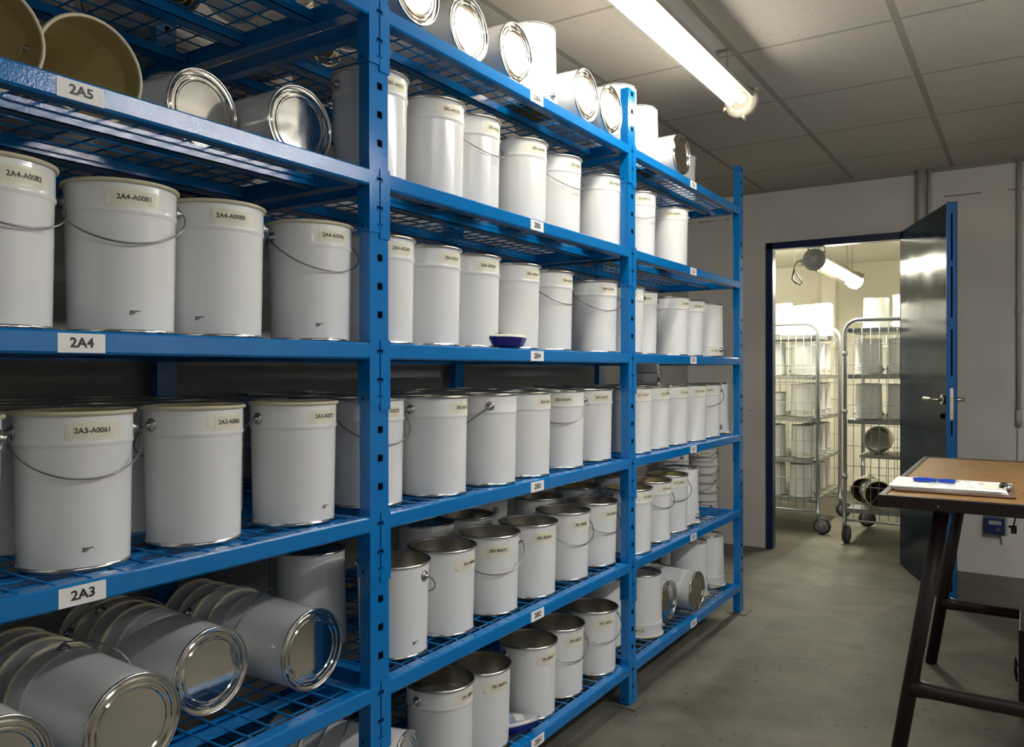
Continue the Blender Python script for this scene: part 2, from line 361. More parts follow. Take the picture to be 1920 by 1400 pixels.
o = tag(MB().box((XL, YW-.012, ZC-.018), (XR, YW, ZC)).build('ceiling_edge_strip', mat('edge_strip', (.30, .27, .22), .7)), 'thin dark strip where the tiled ceiling meets the back wall', 'trim'); o['kind'] = 'structure'; o.name = 'trim_1'
for k in ('label', 'category'): del o[k]

# ------------------------------------------------------------------ rack
Z = [None, .1448, .5121, .8845, 1.2623, 1.6390, 2.0065]
Y1, Y2, Y3 = 1.2865, 2.6175, 3.9194; PW, PD = .060, .030; BH = .0354; DEPTH = .80
BAYS = {'A': (-.0445+PW, Y1), 'B': (Y1+PW, Y2), 'C': (Y2+PW, Y3)}
PT = 2.21
def post(y, front, label, top=PT):
    x1 = 0 if front else -DEPTH+PD; x0 = x1-PD
    root = empty('rack_post', ((x0+x1)/2, y+PW/2, 0), label, 'post', 'upright posts of the blue rack')
    cx, cy = (x0+x1)/2, y+PW/2
    hb = MB().box((x0-cx, y-cy, .004), (x1-cx, y+PW-cy, top))
    xs = x1-cx if front else x1-cx
    for n in range(1, 7):
        for k in (1, 2, 3):
            z = Z[n]+.0625*k
            if z < top-.012: hb.box((xs-.0005, -.0075+.003, z-.0075), (xs+.0007, .0075+.003, z+.0075), 1)
    hb.build('post_tube', [M['blue'], M['dark']], root)
    MB().box((x0-cx-.030, -.052, 0), (x1-cx+.035, .052, .004)).build('foot_plate', M['galv'], root)
    return root
post(Y1, True, 'nearest front post of the blue rack, between the 2A and 2B shelves')
post(Y2, True, 'front post of the blue rack between the 2B and 2C shelves')
post(Y3, True, 'far end front post of the blue rack, by the doorway wall')
post(Y1, False, 'rear post of the blue rack seen behind the 2A shelves')
post(Y2, False, 'rear post of the blue rack seen behind the 2B shelves')
post(Y3, False, 'rear end post of the blue rack behind the 2C shelves')

def text_flat_x(s, hcap, x, yc, zc, name, mt, parent):
    vs, fs = text_verts(s, .014); x0, x1, y0, y1 = text_size(s); k = hcap/(y1-y0)
    V = [(x, yc+(v.x-(x0+x1)/2)*k, zc+(v.y-(y0+y1)/2)*k) for v in vs]
    return MB().add(V, fs).build(name, mt, parent)

CH = [(-.150, .030), (-.385, .040), (-.610, .040)]
def shelf(bay, n, label_):
    y0, y1 = BAYS[bay]; z = Z[n]; yc = (y0+y1)/2
    root = empty('wire_shelf', (-DEPTH/2, yc, z), label_, 'shelf', 'wire shelves of the blue rack')
    inv = Vector((DEPTH/2, -yc, -z))
    def B(mb): 
        mb.v = [tuple(Vector(v)+inv) for v in mb.v]; return mb
    # front beam: box section with a folded lip
    prof = [(-.030, z-.0), (-.003, z), (0, z-.003), (0, z-BH+.004), (-.004, z-BH), (-.030, z-BH)]
    def beam(xoff, sgn, ya, yb):
        mb = MB(); P = [(xoff+sgn*px, pz) for px, pz in prof]; k = len(P)
        vs = [(x, ya, zz) for x, zz in P]+[(x, yb, zz) for x, zz in P]
        fs = [(i, (i+1) % k, k+(i+1) % k, k+i) for i in range(k)]+[tuple(range(k))[::-1], tuple(range(k, 2*k))]
        if sgn < 0: fs = [f[::-1] for f in fs]
        return mb.add(vs, fs)
    fb = beam(.003, 1, y0-.004, y1+.004); B(fb).build('front_beam', M['blue'], root)
    rb = beam(-DEPTH, -1, y0, y1); B(rb).build('rear_beam', M['blue'], root)
    for ya in (y0+.001, y1-.031):
        B(MB().box((-DEPTH+.03, ya, z-.036), (-.0305, ya+.030, z-.002))).build('side_rail', M['blue'], root)
    for xc, ww in CH:
        mb = MB(); ya, yb = y0+.0325, y1-.0325
        mb.box((xc-ww/2, ya, z-.030), (xc+ww/2, yb, z-.028)); mb.box((xc-ww/2, ya, z-.030), (xc-ww/2+.002, yb, z-.0055)); mb.box((xc+ww/2-.002, ya, z-.030), (xc+ww/2, yb, z-.0055))
        B(mb).build('support_channel', M['blue'], root)
    mb = MB(); r = .0022
    nx = int((y1-y0-.02)/.0525)
    off = (y1-y0-(nx)*.0525)/2
    for i in range(nx+1):
        y = y0+off+i*.0525; mb.tube([(-DEPTH+.012, y, z-.0005), (-.008, y, z-.0005)], r, 5)
    x = -.046
    while x > -DEPTH+.02:
        mb.tube([(x, y0+.012, z-.0040), (x, y1-.012, z-.0040)], r, 5); x -= .0525
    B(mb).build('mesh_deck', M['blue'], root)
    # connector brackets hooked on the posts
    for sd in (0, 1):
        mb = MB(); zt, zb = z+.007, z-.147
        if sd == 0:  # near end of the bay: on the post before it (right half of that post)
            a, c = y0-PW/2+.001, y0+.003
            mb.box((.0005, a, zb), (.0032, c, zt)); mb.box((-PD, y0+.0004, zb), (.0005, y0+.003, zt-.012))
            sl = a
        else:
            a, c = y1-.003, y1+PW/2-.001
            mb.box((.0005, a, zb+.012), (.0032, c, zt)); mb.box((-PD-.002, y1-.003, zb+.012), (.0005, y1-.0004, zt-.002))
            sl = c
        if (bay == 'C' and sd == 1):
            pass
        for zz in (z-.010, z-.0725):
            mb.box((.0030, sl-(.008 if sd else .0), zz-.010), (.0036, sl+(0 if sd else .008), zz-.004), 1)
            mb.box((.0030, sl-(.008 if sd else -.006), zz-.014), (.0036, sl+(-.006 if sd else .008), zz-.004), 1)
        yc2 = sl+(-.005 if sd else .005)
        mb.box((.0030, yc2-.0018, zb+.028), (.0036, yc2+.0018, zb+.032), 1)
        if sd: mb.box((-.020, y1-.0036, zb+.022), (-.016, y1-.0028, zb+.030), 1)
        mb.box((.0028, sl-.0007, zb+.03), (.0034, sl+.0007, zt-.004), 1)
        B(mb).build('hook_bracket', [M['blue'], M['slot']], root)
    # shelf sign
    yl = {'A': .658, 'B': 1.984, 'C': 3.268}[bay]; zl = z-.0185
    if not (bay == 'A' and n in (1, 2, 6)):
        pl = B(MB().box((.0030, yl-.036, zl-.0145), (.0036, yl+.036, zl+.0145))).build('shelf_sign', M['paper'], root)
        vs, fs = text_verts('2%s%d' % (bay, n), .016); x0, x1, a, c = text_size('2%s%d' % (bay, n)); k = .0148/(c-a)
        wq = .036/(x1-x0)
        V = [Vector((.0042, yl+(v.x-(x0+x1)/2)*wq, zl+.001+(v.y-(a+c)/2)*k))+inv for v in vs]
        MB().add(V, fs).build('lettering', M['ink'], pl)
    return root
for bay in 'ABC':
    for n in range(1, 7):
        if bay == 'A' and n in (1, 2, 6):
            pos = {1: 'blue wire shelf at lower left, lowest of the near bay, beneath the lying pails', 2: 'blue wire shelf at lower left carrying the lying nested pails', 6: 'blue wire shelf at the top left seen from below above sign 2A5'}[n]
        else: pos = 'blue wire shelf whose front beam carries the white sign 2%s%d' % (bay, n)
        shelf(bay, n, pos)

# ------------------------------------------------------------------ pails
_mc = {}
def prof_r(kind, h, z):
    if kind in ('bead', 'nest'):
        if z > h-.052: return .0885
        return .0838+(.0872-.0838)*(z/(h-.052))
    return .0828+(.0885-.0828)*(z/h)+.0006
def pail_meshes(kind, h, lin, rimk, lo=False):
    key = (kind, h, lin, rimk, lo)
    if key in _mc: return _mc[key]
    n = 32 if lo else 64
    zb = h-.052
    if kind in ('bead', 'nest'):
        out = [(.0838 if kind == 'bead' else .0775, .0055), (.0872, zb-.006), (.0874, zb-.004), (.0902, zb), (.0890, zb+.004), (.0885, zb+.007), (.0885, h-.004)]
        inn = [(.0873, h-.004), (.0873, zb+.006), (.0885, zb), (.0862, zb-.004), (.0827 if kind == 'bead' else .0765, .008)]
    else:
        out = [(.0828, .0055), (.0870, h*.75), (.0885, h-.004)]
        inn = [(.0873, h-.004), (.0816, .008)]
    body = MB().lathe(out, n).mesh('body', [M['white']])
    lining = MB().lathe(inn+[(.06, .0075), (.0001, .0075)], n).mesh('lining', [M[lin]])
    rc = .0905; rr = .0036
    rim = MB().lathe([(rc+rr*cos(a)*.95, h-.0036+rr*sin(a)) for a in [2*pi*i/8 for i in range(9)]], n).mesh('rim', [M[rimk]])
    rb = out[0][0]
    # base: seam roll and stepped rings, facing down
    bp = [(rb, .0058), (rb+.0022, .004), (rb+.0022, .0008), (rb+.0005, 0), (rb-.0015, .0004), (rb-.0025, .0035), (rb-.006, .0044), (rb-.0088, .0024), (rb-.0116, .0024), (rb-.0140, .0050), (rb-.0170, .0050), (rb-.0194, .0030), (rb-.0222, .0030), (rb-.0245, .0050)]
    base = MB().lathe(bp[:6], n)
    for i in range(5, len(bp)-1): base.lathe(bp[i:i+2], n)
    base = base.lathe([(rb-.0245, .0050), (.0001, .0050)], n, smooth=False).mesh('base', [M['tin']])
    _mc[key] = (body, lining, rim, base); return _mc[key]
def ear_mesh(h):
    k = ('ear', h)
    if k in _mc: return _mc[k]
    R = Matrix.Translation((.0885, 0, h-.034)) @ Matrix.Rotation(pi/2, 4, 'Y')
    mb = MB().lathe([(.0125, 0), (.0125, .0015), (.0100, .0035), (.0065, .0040), (.0060, .0090), (.0035, .0110), (.0001, .0112)], 18, M4=R)
    mb.lathe([(.0085, .0022), (.0095, .0050), (.0080, .0052), (.0070, .0035)], 18, M4=R)
    _mc[k] = mb.mesh('ear', [M['ear']]); return _mc[k]
def handle_mesh(h, drop):
    k = ('handle', h, drop)
    if k in _mc: return _mc[k]
    pts = []; R = .101; A = .0945; ze = h-.034
    pts.append((0, -R+.006, ze)); 
    for i in range(0, 25):
        t = pi*i/24
        pts.append((A*sin(t)**.8 if 0 < t < pi else 0, -R*cos(t), ze-drop*sin(t)**.9 if 0 < i < 24 else ze-.001))
    pts.append((0, R-.006, ze))
    _mc[k] = MB().tube(pts, .00165, 6).mesh('handle', [M['wire']]); return _mc[k]
def curved_patch(rf, az, zc, wd, ht, off, jag=0, n=10):
    vs = []; fs = []
    for j in range(2 if not jag else 5):
        J = 1 if not jag else 4
        for i in range(n+1):
            u = i/n-.5; v = j/J-.5
            if jag: u2 = u+random.uniform(-jag, jag)*(abs(v)*2); v2 = v*(1-.35*abs(2*u)**3)+random.uniform(-jag, jag)*.6
            else: u2, v2 = u, v
            z = zc+v2*ht; r = rf(z)+off; a = az+u2*wd/r
            vs.append((r*cos(a), r*sin(a), z))
    J = 1 if not jag else 4
    for j in range(J):
        for i in range(n): fs.append((j*(n+1)+i, j*(n+1)+i+1, (j+1)*(n+1)+i+1, (j+1)*(n+1)+i))
    return MB().add(vs, fs)
def pail(loc, label, group, h=.252, kind='bead', lin='cream', rimk='cream_rim', mw=None, flip=False, apex=None, drop=.072,
         code=None, cd=30, azw=None, lo=False, mark=None, base=True, rimpart=True, ink='ink'):
    loc = Vector(loc)
    if mw is None:
        mw = Matrix.Translation(loc)
        if flip: mw = Matrix.Translation(loc+Vector((0, 0, h))) @ Matrix.Rotation(pi, 4, 'X')
    root = empty('paint_pail', None, label, 'pail', group, mw=mw)
    body, lining, rim, bs = pail_meshes(kind, h, lin, rimk, lo)
    ob('body', body, root); ob('lining', lining, root); ob('rim', rim, root)
    if base: ob('base', bs, root)
    azc = atan2(CAM.y-loc.y, CAM.x-loc.x) if azw is None else azw
    def loca(dd):
        a = azc+radians(dd)
        return -a if flip else a
    if flip and drop > 0: drop = -.030
    if apex is not None and code and azw is None and not flip:
        apex = cd-5 if abs((apex-cd+180) % 360-180) < 75 else cd+172
    if apex is not None:
        a = loca(apex)
        hd = ob('handle', handle_mesh(h, drop), root); hd.rotation_euler = (0, 0, a)
        for sg in (-1, 1):
            e = ob('ear', ear_mesh(h), root); e.rotation_euler = (0, 0, a+sg*pi/2)
    rf = lambda z: prof_r(kind, h, z)
    if code:
        a = loca(cd); zc = h-.030 if kind in ('bead', 'nest') else h-.040
        g = curved_patch(rf, a+random.uniform(-.12, .06)*(1 if not flip else -1), zc-.002, .086, .034, .0004, .05).build('glue_stain', M['glue'], root)
        lb = curved_patch(rf, a, zc, .068, .0225, .0007).build('code_label', M['tape'], root)
        vs, fs = text_verts(code, .010); x0, x1, y0, y1 = text_size(code); k = .0088/(y1-y0); kx = .054/(x1-x0)
        V = []
        for v in vs:
            z = zc+(v.y-(y0+y1)/2)*k; r = rf(z)+.0011; an = a+(v.x-(x0+x1)/2)*kx/r
            V.append((r*cos(an), r*sin(an), z))
        MB().add(V, fs).build('lettering', M[ink], lb)
    if mark is not None:
        a = loca(mark); mk = MB()
        for row, (z, ws) in enumerate(((.036, (.004, .003, .0045, .002)), (.0335, (.005, .003)), (.031, (.003, .0025)))):
            x = -.007
            for wv in ws:
                r = .0842+.0008; vs = []
                for dz in (-.0008, .0008):
                    for xx in (x, x+wv): vs.append(((r+.0004)*cos(a+xx/r), (r+.0004)*sin(a+xx/r), z+dz))
                mk.add(vs, [(0, 1, 3, 2)]); x += wv+.001
        mk.build('print_mark', M['ink'], root)
    return root
G = {s: 'pails standing on the %s shelf' % s for s in ('2A3', '2A4', '2A5', '2B1', '2B2', '2B3', '2B4', '2B5', '2B6', '2C1', '2C2', '2C3', '2C4', '2C5', '2C6')}
RK = dict(lin='cream', rimk='rim')
TK = dict(kind='plain', lin='tin_in', rimk='rim', h=.223)
def P(sh, x, y, label, **k): return pail((x, y, Z[int(sh[2])]+.002), label, G[sh], **k)
# --- 2A4
P('2A4', -.117, .583, 'white pail with cream rim coded 2A4-A0082, at the left edge of the photo', apex=12, code='2A4-A0082', cd=31, mark=None)
P('2A4', -.117, .793, 'white pail coded 2A4-A0081 with its wire handle hanging in front', apex=2, code='2A4-A0081', cd=13, mark=13)
P('2A4', -.117, .984, 'white pail coded 2A4-A0088, no handle showing in front', apex=190, code='2A4-A0088', cd=18, mark=-20)
P('2A4', -.117, 1.226, 'white pail coded 2A4-A0096 with its handle hanging, next to the near post', apex=8, code='2A4-A0096', cd=33, mark=12)
# --- 2A3
P('2A3', -.116, .503, 'white pail cut by the left edge of the photo beside pail 2A3-A0061', apex=-20)
P('2A3', -.130, .718, 'white pail coded 2A3-A0061 with its handle hanging in front', apex=-4, code='2A3-A0061', cd=17, mark=12)
P('2A3', -.127, .942, 'white pail coded 2A3-A0065 with a knob on its left side', apex=-138, code='2A3-A0065', cd=45)
P('2A3', -.113, 1.174, 'white pail coded 2A3-A0072, handle pivot at its upper left', apex=-152, code='2A3-A0072', cd=46, mark=48)
# --- 2B5
P('2B5', -.117, 1.415, 'tall white pail coded 2B5-A0273, half hidden by the near post', apex=-160, code='2B5-A0273', cd=42, **RK)
P('2B5', -.117, 1.643, 'white pail coded 2B5-A0278 right of the near post', apex=170, code='2B5-A0278', cd=39, **RK)
P('2B5', -.117, 1.812, 'white pail on shelf 2B5 with a thin handle slanting right, next after 2B5-A0278', apex=38, code='2B5-A0285', cd=55, **RK)
P('2B5', -.117, 2.070, 'white pail standing right above the 2B5 sign, no handle showing', apex=170, code='2B5-A0290', cd=46, **RK)
P('2B5', -.117, 2.292, 'fifth pail along shelf 2B5, handle slanting across its front', apex=42, code='2B5-A0294', cd=55, **RK)
P('2B5', -.117, 2.600, 'last pail on shelf 2B5 before the middle post', apex=175, code='2B5-A0301', cd=48, **RK)
# --- 2B4
P('2B4', -.117, 1.439, 'white pail coded 2B4-A0249 just right of the near post', apex=180, code='2B4-A0249', cd=40, **RK)
P('2B4', -.117, 1.626, 'white pail coded 2B4-A0257, second on shelf 2B4', apex=180, code='2B4-A0257', cd=48, **RK)
P('2B4', -.117, 1.809, 'white pail coded 2B4-A0264 left of the blue gadget', apex=180, code='2B4-A0264', cd=40, **RK)
P('2B4', -.117, 2.026, 'white pail directly behind the blue gadget on shelf 2B4', apex=180, code='2B4-A0269', cd=50, **RK)
P('2B4', -.117, 2.234, 'fifth pail on shelf 2B4, its handle slanting down to the right', apex=42, code='2B4-A0275', cd=56, **RK)
P('2B4', -.117, 2.566, 'last pail on shelf 2B4, handle hanging, beside the middle post', apex=22, code='2B4-A0281', cd=40, **RK)
# --- 2B3
P('2B3', -.131, 1.416, 'white pail coded A0225 half hidden behind the near post on shelf 2B3', apex=18, code='2B3-A0225', cd=40, **RK)
P('2B3', -.100, 1.632, 'white pail on shelf 2B3 with a bright knob at its upper left', apex=-125, code='2B3-A0231', cd=58, **RK)
P('2B3', -.095, 1.862, 'white pail on shelf 2B3 with a knob facing front and a slanting wire', apex=-82, **RK)
P('2B3', -.100, 2.062, 'fourth pail on shelf 2B3, plain, right above the 2B3 sign', apex=180, code='2B3-A0236', cd=56, **RK)
P('2B3', -.110, 2.300, 'white pail coded 2B3-A0241 with its handle swung to the right', apex=24, code='2B3-A0241', cd=12, **RK)
P('2B3', -.124, 2.540, 'last pail on shelf 2B3, coded 2B3-A0247, beside the middle post', apex=180, code='2B3-A0247', cd=36, **RK)
# --- 2B2 (tin lined)
P('2B2', -.122, 1.500, 'open tin-lined pail ending 65 behind the near post on shelf 2B2', apex=150, code='2B2-B0065', cd=-24, mark=38, **TK)
P('2B2', -.122, 1.697, 'second open pail on shelf 2B2, label at its right edge', apex=180, code='2B2-B0069', cd=56, **TK)
P('2B2', -.119, 1.912, 'open pail coded 2B2-B0072 with its handle swung right', apex=24, code='2B2-B0072', cd=18, **TK)
P('2B2', -.110, 2.116, 'open pail coded 2B2-B0080, no handle showing, above the 2B2 sign', apex=180, code='2B2-B0080', cd=34, **TK)
P('2B2', -.117, 2.350, 'open pail coded 2B2-B0082 with its handle looping right', apex=26, code='2B2-B0082', cd=44, **TK)
P('2B2', -.120, 2.570, 'last open pail on shelf 2B2, thin handle slanting, by the middle post', apex=40, code='2B2-B0087', cd=52, **TK)
# second row of 2B2
S2 = 'second row'
P('2B2', -.325, 1.42, 'upside-down grey-shaded pail with dark top behind the near post on 2B2', flip=True, h=.24, kind='plain', rimk='rim', mark=None)
P('2B2', -.520, 1.56, 'pale pail in the back row behind the near post on shelf 2B2', flip=True, h=.235, kind='plain', rimk='rim')
P('2B2', -.310, 1.86, 'upside-down pail with ringed base in the second row of 2B2, behind 2B2-B0072', flip=True, h=.238, kind='plain', rimk='rim')
P('2B2', -.340, 2.10, 'open dark pail in the second row of 2B2, behind 2B2-B0080', apex=60, **TK)
P('2B2', -.440, 2.34, 'closed white pail in the back of 2B2 below the 2B3 sign', apex=-60, h=.235, rimk='rim', kind='bead')
P('2B2', -.336, 2.55, 'open dark pail in the second row of 2B2, behind 2B2-B0082', **TK)
P('2B2', -.300, 2.79, 'open pail with cream inside and a dark seam, behind the last 2B2 pail', rimk='rim', h=.235, lin='cream')
# --- 2B1
P('2B1', -.117, 1.679, 'open pail at the bottom of the photo with a beaded shoulder and bright knob', apex=-118, code='2B1-B0011', cd=57, lin='tin_in', rimk='rim', h=.238)
P('2B1', -.117, 1.862, 'open pail second on shelf 2B1 with a large yellow glue stain', apex=180, code='2B1-B0014', cd=40, **TK)
P('2B1', -.109, 2.112, 'open pail on shelf 2B1 standing behind the small meter', apex=-160, code='2B1-B0017', cd=46, **TK)
P('2B1', -.114, 2.304, 'fourth open pail on shelf 2B1, handle swung right', apex=28, code='2B1-B0019', cd=44, **TK)
P('2B1', -.104, 2.535, 'last open pail on shelf 2B1, coded 2B1-B0021, by the middle post', apex=20, code='2B1-B0021', cd=34, **TK)
P('2B1', -.200, 2.800, 'upside-down pail with a dark top behind the last 2B1 pail', flip=True, h=.25, kind='plain', rimk='rim')
# --- 2C5
P('2C5', -.117, 2.918, 'first pail right of the middle post on shelf 2C5, with handle', apex=12, code='2C5-B0132', cd=30, **RK)
P('2C5', -.117, 3.275, 'second pail on shelf 2C5, coded 2C5-A0468', apex=180, code='2C5-A0468', cd=18, **RK)
# --- 2C4
P('2C4', -.117, 2.800, 'pail coded 2C4-B0101 just right of the middle post', apex=180, code='2C4-B0101', cd=24, **RK)
P('2C4', -.145, 3.000, 'second pail on shelf 2C4, label high on its front', apex=180, code='2C4-B0104', cd=26, **RK)
P('2C4', -.117, 3.288, 'third pail on shelf 2C4 with a knob at its upper left', apex=-150, code='2C4-B0110', cd=58, **RK)
P('2C4', -.119, 3.478, 'fourth pail on shelf 2C4, right of the one with the knob', apex=180, code='2C4-B0112', cd=50, **RK)
P('2C4', -.117, 3.740, 'upside-down white pail at the far end of shelf 2C4', flip=True, apex=150, code='2C4-B0115', cd=40, **RK)
# --- 2C3
for y, x, lb, ap, cd_ in ((2.855, -.105, 'first pail on shelf 2C3, right of the middle post', 180, 38), (3.050, -.111, 'second pail on shelf 2C3, label cut by its right edge', 180, 55),
                      (3.260, -.111, 'third pail on shelf 2C3, standing above the 2C3 sign', 180, 56), (3.475, -.105, 'fourth pail on shelf 2C3, without visible handle', 180, 42),
                      (3.700, -.115, 'fifth pail on shelf 2C3 with its handle swung right', 22, 20)):
    P('2C3', x, y, lb, apex=ap, code='2C3-A04%02d' % int(y*14), cd=cd_, ink='ink2', **RK)
P('2C3', -.150, 3.935, 'upside-down pail at the far end of shelf 2C3 with a small knob', flip=True, apex=-60, **RK)
# --- 2C2
P('2C2', -.090, 2.815, 'first open cream-lined pail on shelf 2C2, seen on both sides of the middle post', apex=-150, code='2C2-A0431', cd=56, h=.243, **RK)
P('2C2', -.105, 3.050, 'second open cream-lined pail on shelf 2C2 with hanging handle', apex=28, code='2C2-A0434', cd=54, h=.243, ink='ink2', **RK)
P('2C2', -.117, 3.270, 'third open cream-lined pail on shelf 2C2, handle swung right', apex=30, code='2C2-A0440', cd=36, h=.243, ink='ink2', **RK)
P('2C2', -.137, 3.464, 'upside-down pail beside the third open one on shelf 2C2', flip=True, h=.25, apex=150, **RK)
P('2C2', -.300, 3.130, 'open pail in the second row of 2C2, only its rim showing', apex=-60, h=.243, **RK)
# --- 2C1
P('2C1', -.120, 2.990, 'upside-down pail on shelf 2C1 with its code 2C1-A0427 inverted near the bottom', flip=True, h=.245, apex=172, code='2C1-A0427', cd=-8)
P('2C1', -.157, 3.640, 'upside-down pail with ringed top on shelf 2C1, behind the lying pail', flip=True, h=.25, apex=180)
P('2C1', -.142, 3.835, 'upside-down pail with a dark vertical seam at the far end of 2C1', flip=True, h=.25, apex=80)
P('2C1', -.420, 3.350, 'upside-down pail in the back of shelf 2C1 between the others', flip=True, h=.25)
# dark vertical seam on the far one
# --- rear rows seen only by their rims
def rear(sh, pts, rk, **k):
    for x, y in pts:
        P(sh, x+random.uniform(-.006, .006), y+random.uniform(-.006, .006), 'white pail in the rear rows of shelf %s, showing only its rim' % sh, lo=True, base=False, rimk=rk, **k)
rear('2A3', [(-.325, .70), (-.325, .905), (-.325, 1.11), (-.52, .80), (-.52, 1.0), (-.52, 1.18), (-.715-.0, .92), (-.70, 1.12)], 'rim', lin='cream')
rear('2B3', [(-.325, 1.47), (-.325, 1.67), (-.325, 1.88), (-.325, 2.09), (-.325, 2.30), (-.325, 2.51), (-.52, 1.5), (-.52, 1.71), (-.52, 1.93), (-.52, 2.15), (-.52, 2.38), (-.70, 1.6), (-.70, 1.82), (-.70, 2.05)], 'rim', lin='cream')
rear('2C3', [(-.325, 2.86), (-.325, 3.10), (-.325, 3.32), (-.52, 3.0)], 'rim', lin='cream')
# small nested stack at the back of 2C3
for i in range(3):
    pail((-.395, 3.62, Z[3]+.002+.055*i), ('lower', 'middle', 'top')[i]+' pail of the small nested stack at the back of shelf 2C3', 'nested stack at the back of 2C3', apex=-70+50*i, lo=True, rimk='rim', kind=('bead' if i == 0 else 'nest'))

# --- lying pails
def lying(x, y, z, label, group, spin=0, yaw=0, mouth=False, tilt=0, **k):
    """x, y, z: centre of the face that looks out of the rack"""
    h = k.get('h', .252)
    if mouth:   # mouth faces +x
        R = Matrix.Rotation(radians(yaw), 4, 'Z') @ Matrix.Rotation(pi/2+radians(tilt), 4, 'Y') @ Matrix.Rotation(radians(spin), 4, 'Z')
        mw = Matrix.Translation((x, y, z)) @ R @ Matrix.Translation((0, 0, -h))
    else:
        R = Matrix.Rotation(radians(yaw), 4, 'Z') @ Matrix.Rotation(-pi/2+radians(tilt), 4, 'Y') @ Matrix.Rotation(radians(spin), 4, 'Z')
        mw = Matrix.Translation((x, y, z)) @ R
    return pail((x, y, z), label, group, mw=mw, azw=0, **k)
zl = Z[2]+.0945; g2 = 'lying nested pails on the left shelf below sign 2A3'
def nest(x, y, n, names, yaw=0, spins=(), hand=(), codes=(), cds=(), zz=zl, group=g2, rimk='cream_rim', h=.252):
    for i in range(n):
        k = {}
        if i < len(hand) and hand[i] is not None: k.update(apex=hand[i])
        if i < len(codes) and codes[i]: k.update(code=codes[i], cd=cds[i])
        c, s_ = cos(radians(yaw)), sin(radians(yaw)); o = .052*i
        lying(x-o*c, y-o*s_, zz, names[i], group, yaw=yaw, rimk=rimk, kind=('bead' if i == 0 else 'nest'), lo=(i > 0), base=(i == 0), h=h, drop=.075, mark=(165 if i == 0 else None), **k)
# azimuth note: local +x points up for a pail lying with its base outwards
nest(-.076, .571, 2, ['lying pail cut by the lower left corner, shiny base outwards', 'pail nested behind the lying one at the lower left corner'], hand=(None, None))
nest(-.060, .780, 4, ['second lying pail from the left, large shiny base near the bottom edge', 'first pail nested behind the large lying one, coded 2A2',
     'third rim of the nest behind the large lying pail, coded 2A2-A0035', 'rearmost rim of the nest behind the large lying pail'],
     hand=(88, None, None, None), codes=(None, '2A2-A0036', '2A2-A0035', None), cds=(0, 25, 55, 0))
nest(-.160, 1.007, 4, ['third lying pail from the left, base mirroring the blue mesh', 'pail nested right behind the third lying pail, coded 2A2', 'second nested rim behind the third lying pail', 'rearmost nested rim behind the third lying pail'],
     hand=(None, None, 60, 20), codes=(None, '2A2-A0040', '2A2-A0041', None), cds=(0, 10, 30, 0))
nest(-.082, 1.200, 4, ['fourth lying pail, next to the near post, base showing a blue reflection', 'pail nested behind the fourth lying pail, coded 2A2-A0045', 'second nested rim behind the fourth lying pail', 'rearmost nested rim behind the fourth lying pail'],
     hand=(-40, None, 30, None), codes=(None, '2A2-A0045', '2A2-A0044', None), cds=(0, 40, 30, 0))
# bottom shelf lying nest seen around the near post
nest(-.067, 1.484, 3, ['lying white pail at the bottom edge just right of the near post', 'pail nested behind the lying one on the bottom shelf, coded 2B1', 'rearmost pail of the lying nest on the bottom shelf'],
     hand=(-35, -30, None), codes=(None, '2B1-R0008', None), cds=(0, 60, 0), zz=Z[1]+.0945, group='lying nest on the bottom shelf', yaw=17, rimk='rim')
for y, lb in ((.66, 'dark lying pail under the mesh at the very bottom left'), (.93, 'dark lying pail under the mesh, left of the near post')):
    lying(-.12, y, Z[1]+.0945, lb, 'dark pails on the lowest left shelf')
lying(-.068, 3.169, Z[1]+.0925, 'small lying pail with a mirror-like base on shelf 2C1', 'lying pails on 2C1', yaw=-2, h=.22, kind='plain', rimk='rim')
lying(-.013, 3.359, Z[1]+.0945, 'larger lying pail with a dull brown base on shelf 2C1', 'lying pails on 2C1', yaw=-3, apex=150, rimk='rim')
# 2A5
z5 = Z[5]+.0955
lying(-.175, .600, z5, 'open lying pail at the upper left corner, cream inside', 'lying open pails on 2A5', mouth=True, spin=0, yaw=-6, lin='cream', apex=-8, drop=.03)
lying(-.186, .783, z5, 'open lying pail with wide cream mouth above the 2A5 sign', 'lying open pails on 2A5', mouth=True, yaw=-2, lin='cream', apex=-8, drop=.03)
lying(-.215, 1.030, z5-.002, 'lying pail with a round shiny base right of the open mouths on 2A5', 'lying pails with shiny bases on 2A5', yaw=2, kind='plain', rimk='rim', h=.25)
lying(-.117, 1.201, z5-.004, 'lying pail with shiny base near the post at the right end of 2A5', 'lying pails with shiny bases on 2A5', yaw=-3, kind='plain', rimk='rim', h=.25)
pail((-.505, 1.190, Z[5]+.002), 'dark-shaded white pail standing behind the lying ones on 2A5', G['2A5'], flip=True, h=.25)
# top shelves
z6 = Z[6]+.0925; gt = 'lying pails along the top shelf 2B6'
lying(-.005, 1.455, z6, 'first lying pail on the top shelf, cut by the upper edge beside the near post', gt, kind='plain', rimk='rim', h=.25)
lying(-.034, 1.706, z6, 'second lying pail on the top shelf, glaring shiny base', gt, kind='plain', rimk='rim', h=.25)
lying(-.017, 1.909, z6, 'third lying pail on the top shelf, left of the standing white pail', gt, kind='plain', rimk='rim', h=.25)
lying(-.011, 2.323, z6, 'fourth lying pail on the top shelf, right of the standing white pail', gt, kind='plain', rimk='rim', h=.25, apex=180)
lying(-.009, 2.504, z6, 'fifth lying pail on the top shelf, touching the middle post', gt, kind='plain', rimk='rim', h=.25)
P('2B6', -.116, 2.133, 'upside-down white pail standing on the top shelf above the 2B6 sign', flip=True, apex=-35, h=.252, rimk='rim')
P('2C6', -.130, 2.775, 'bright upside-down white pail partly behind the top of the middle post', flip=True, h=.26, rimk='rim')
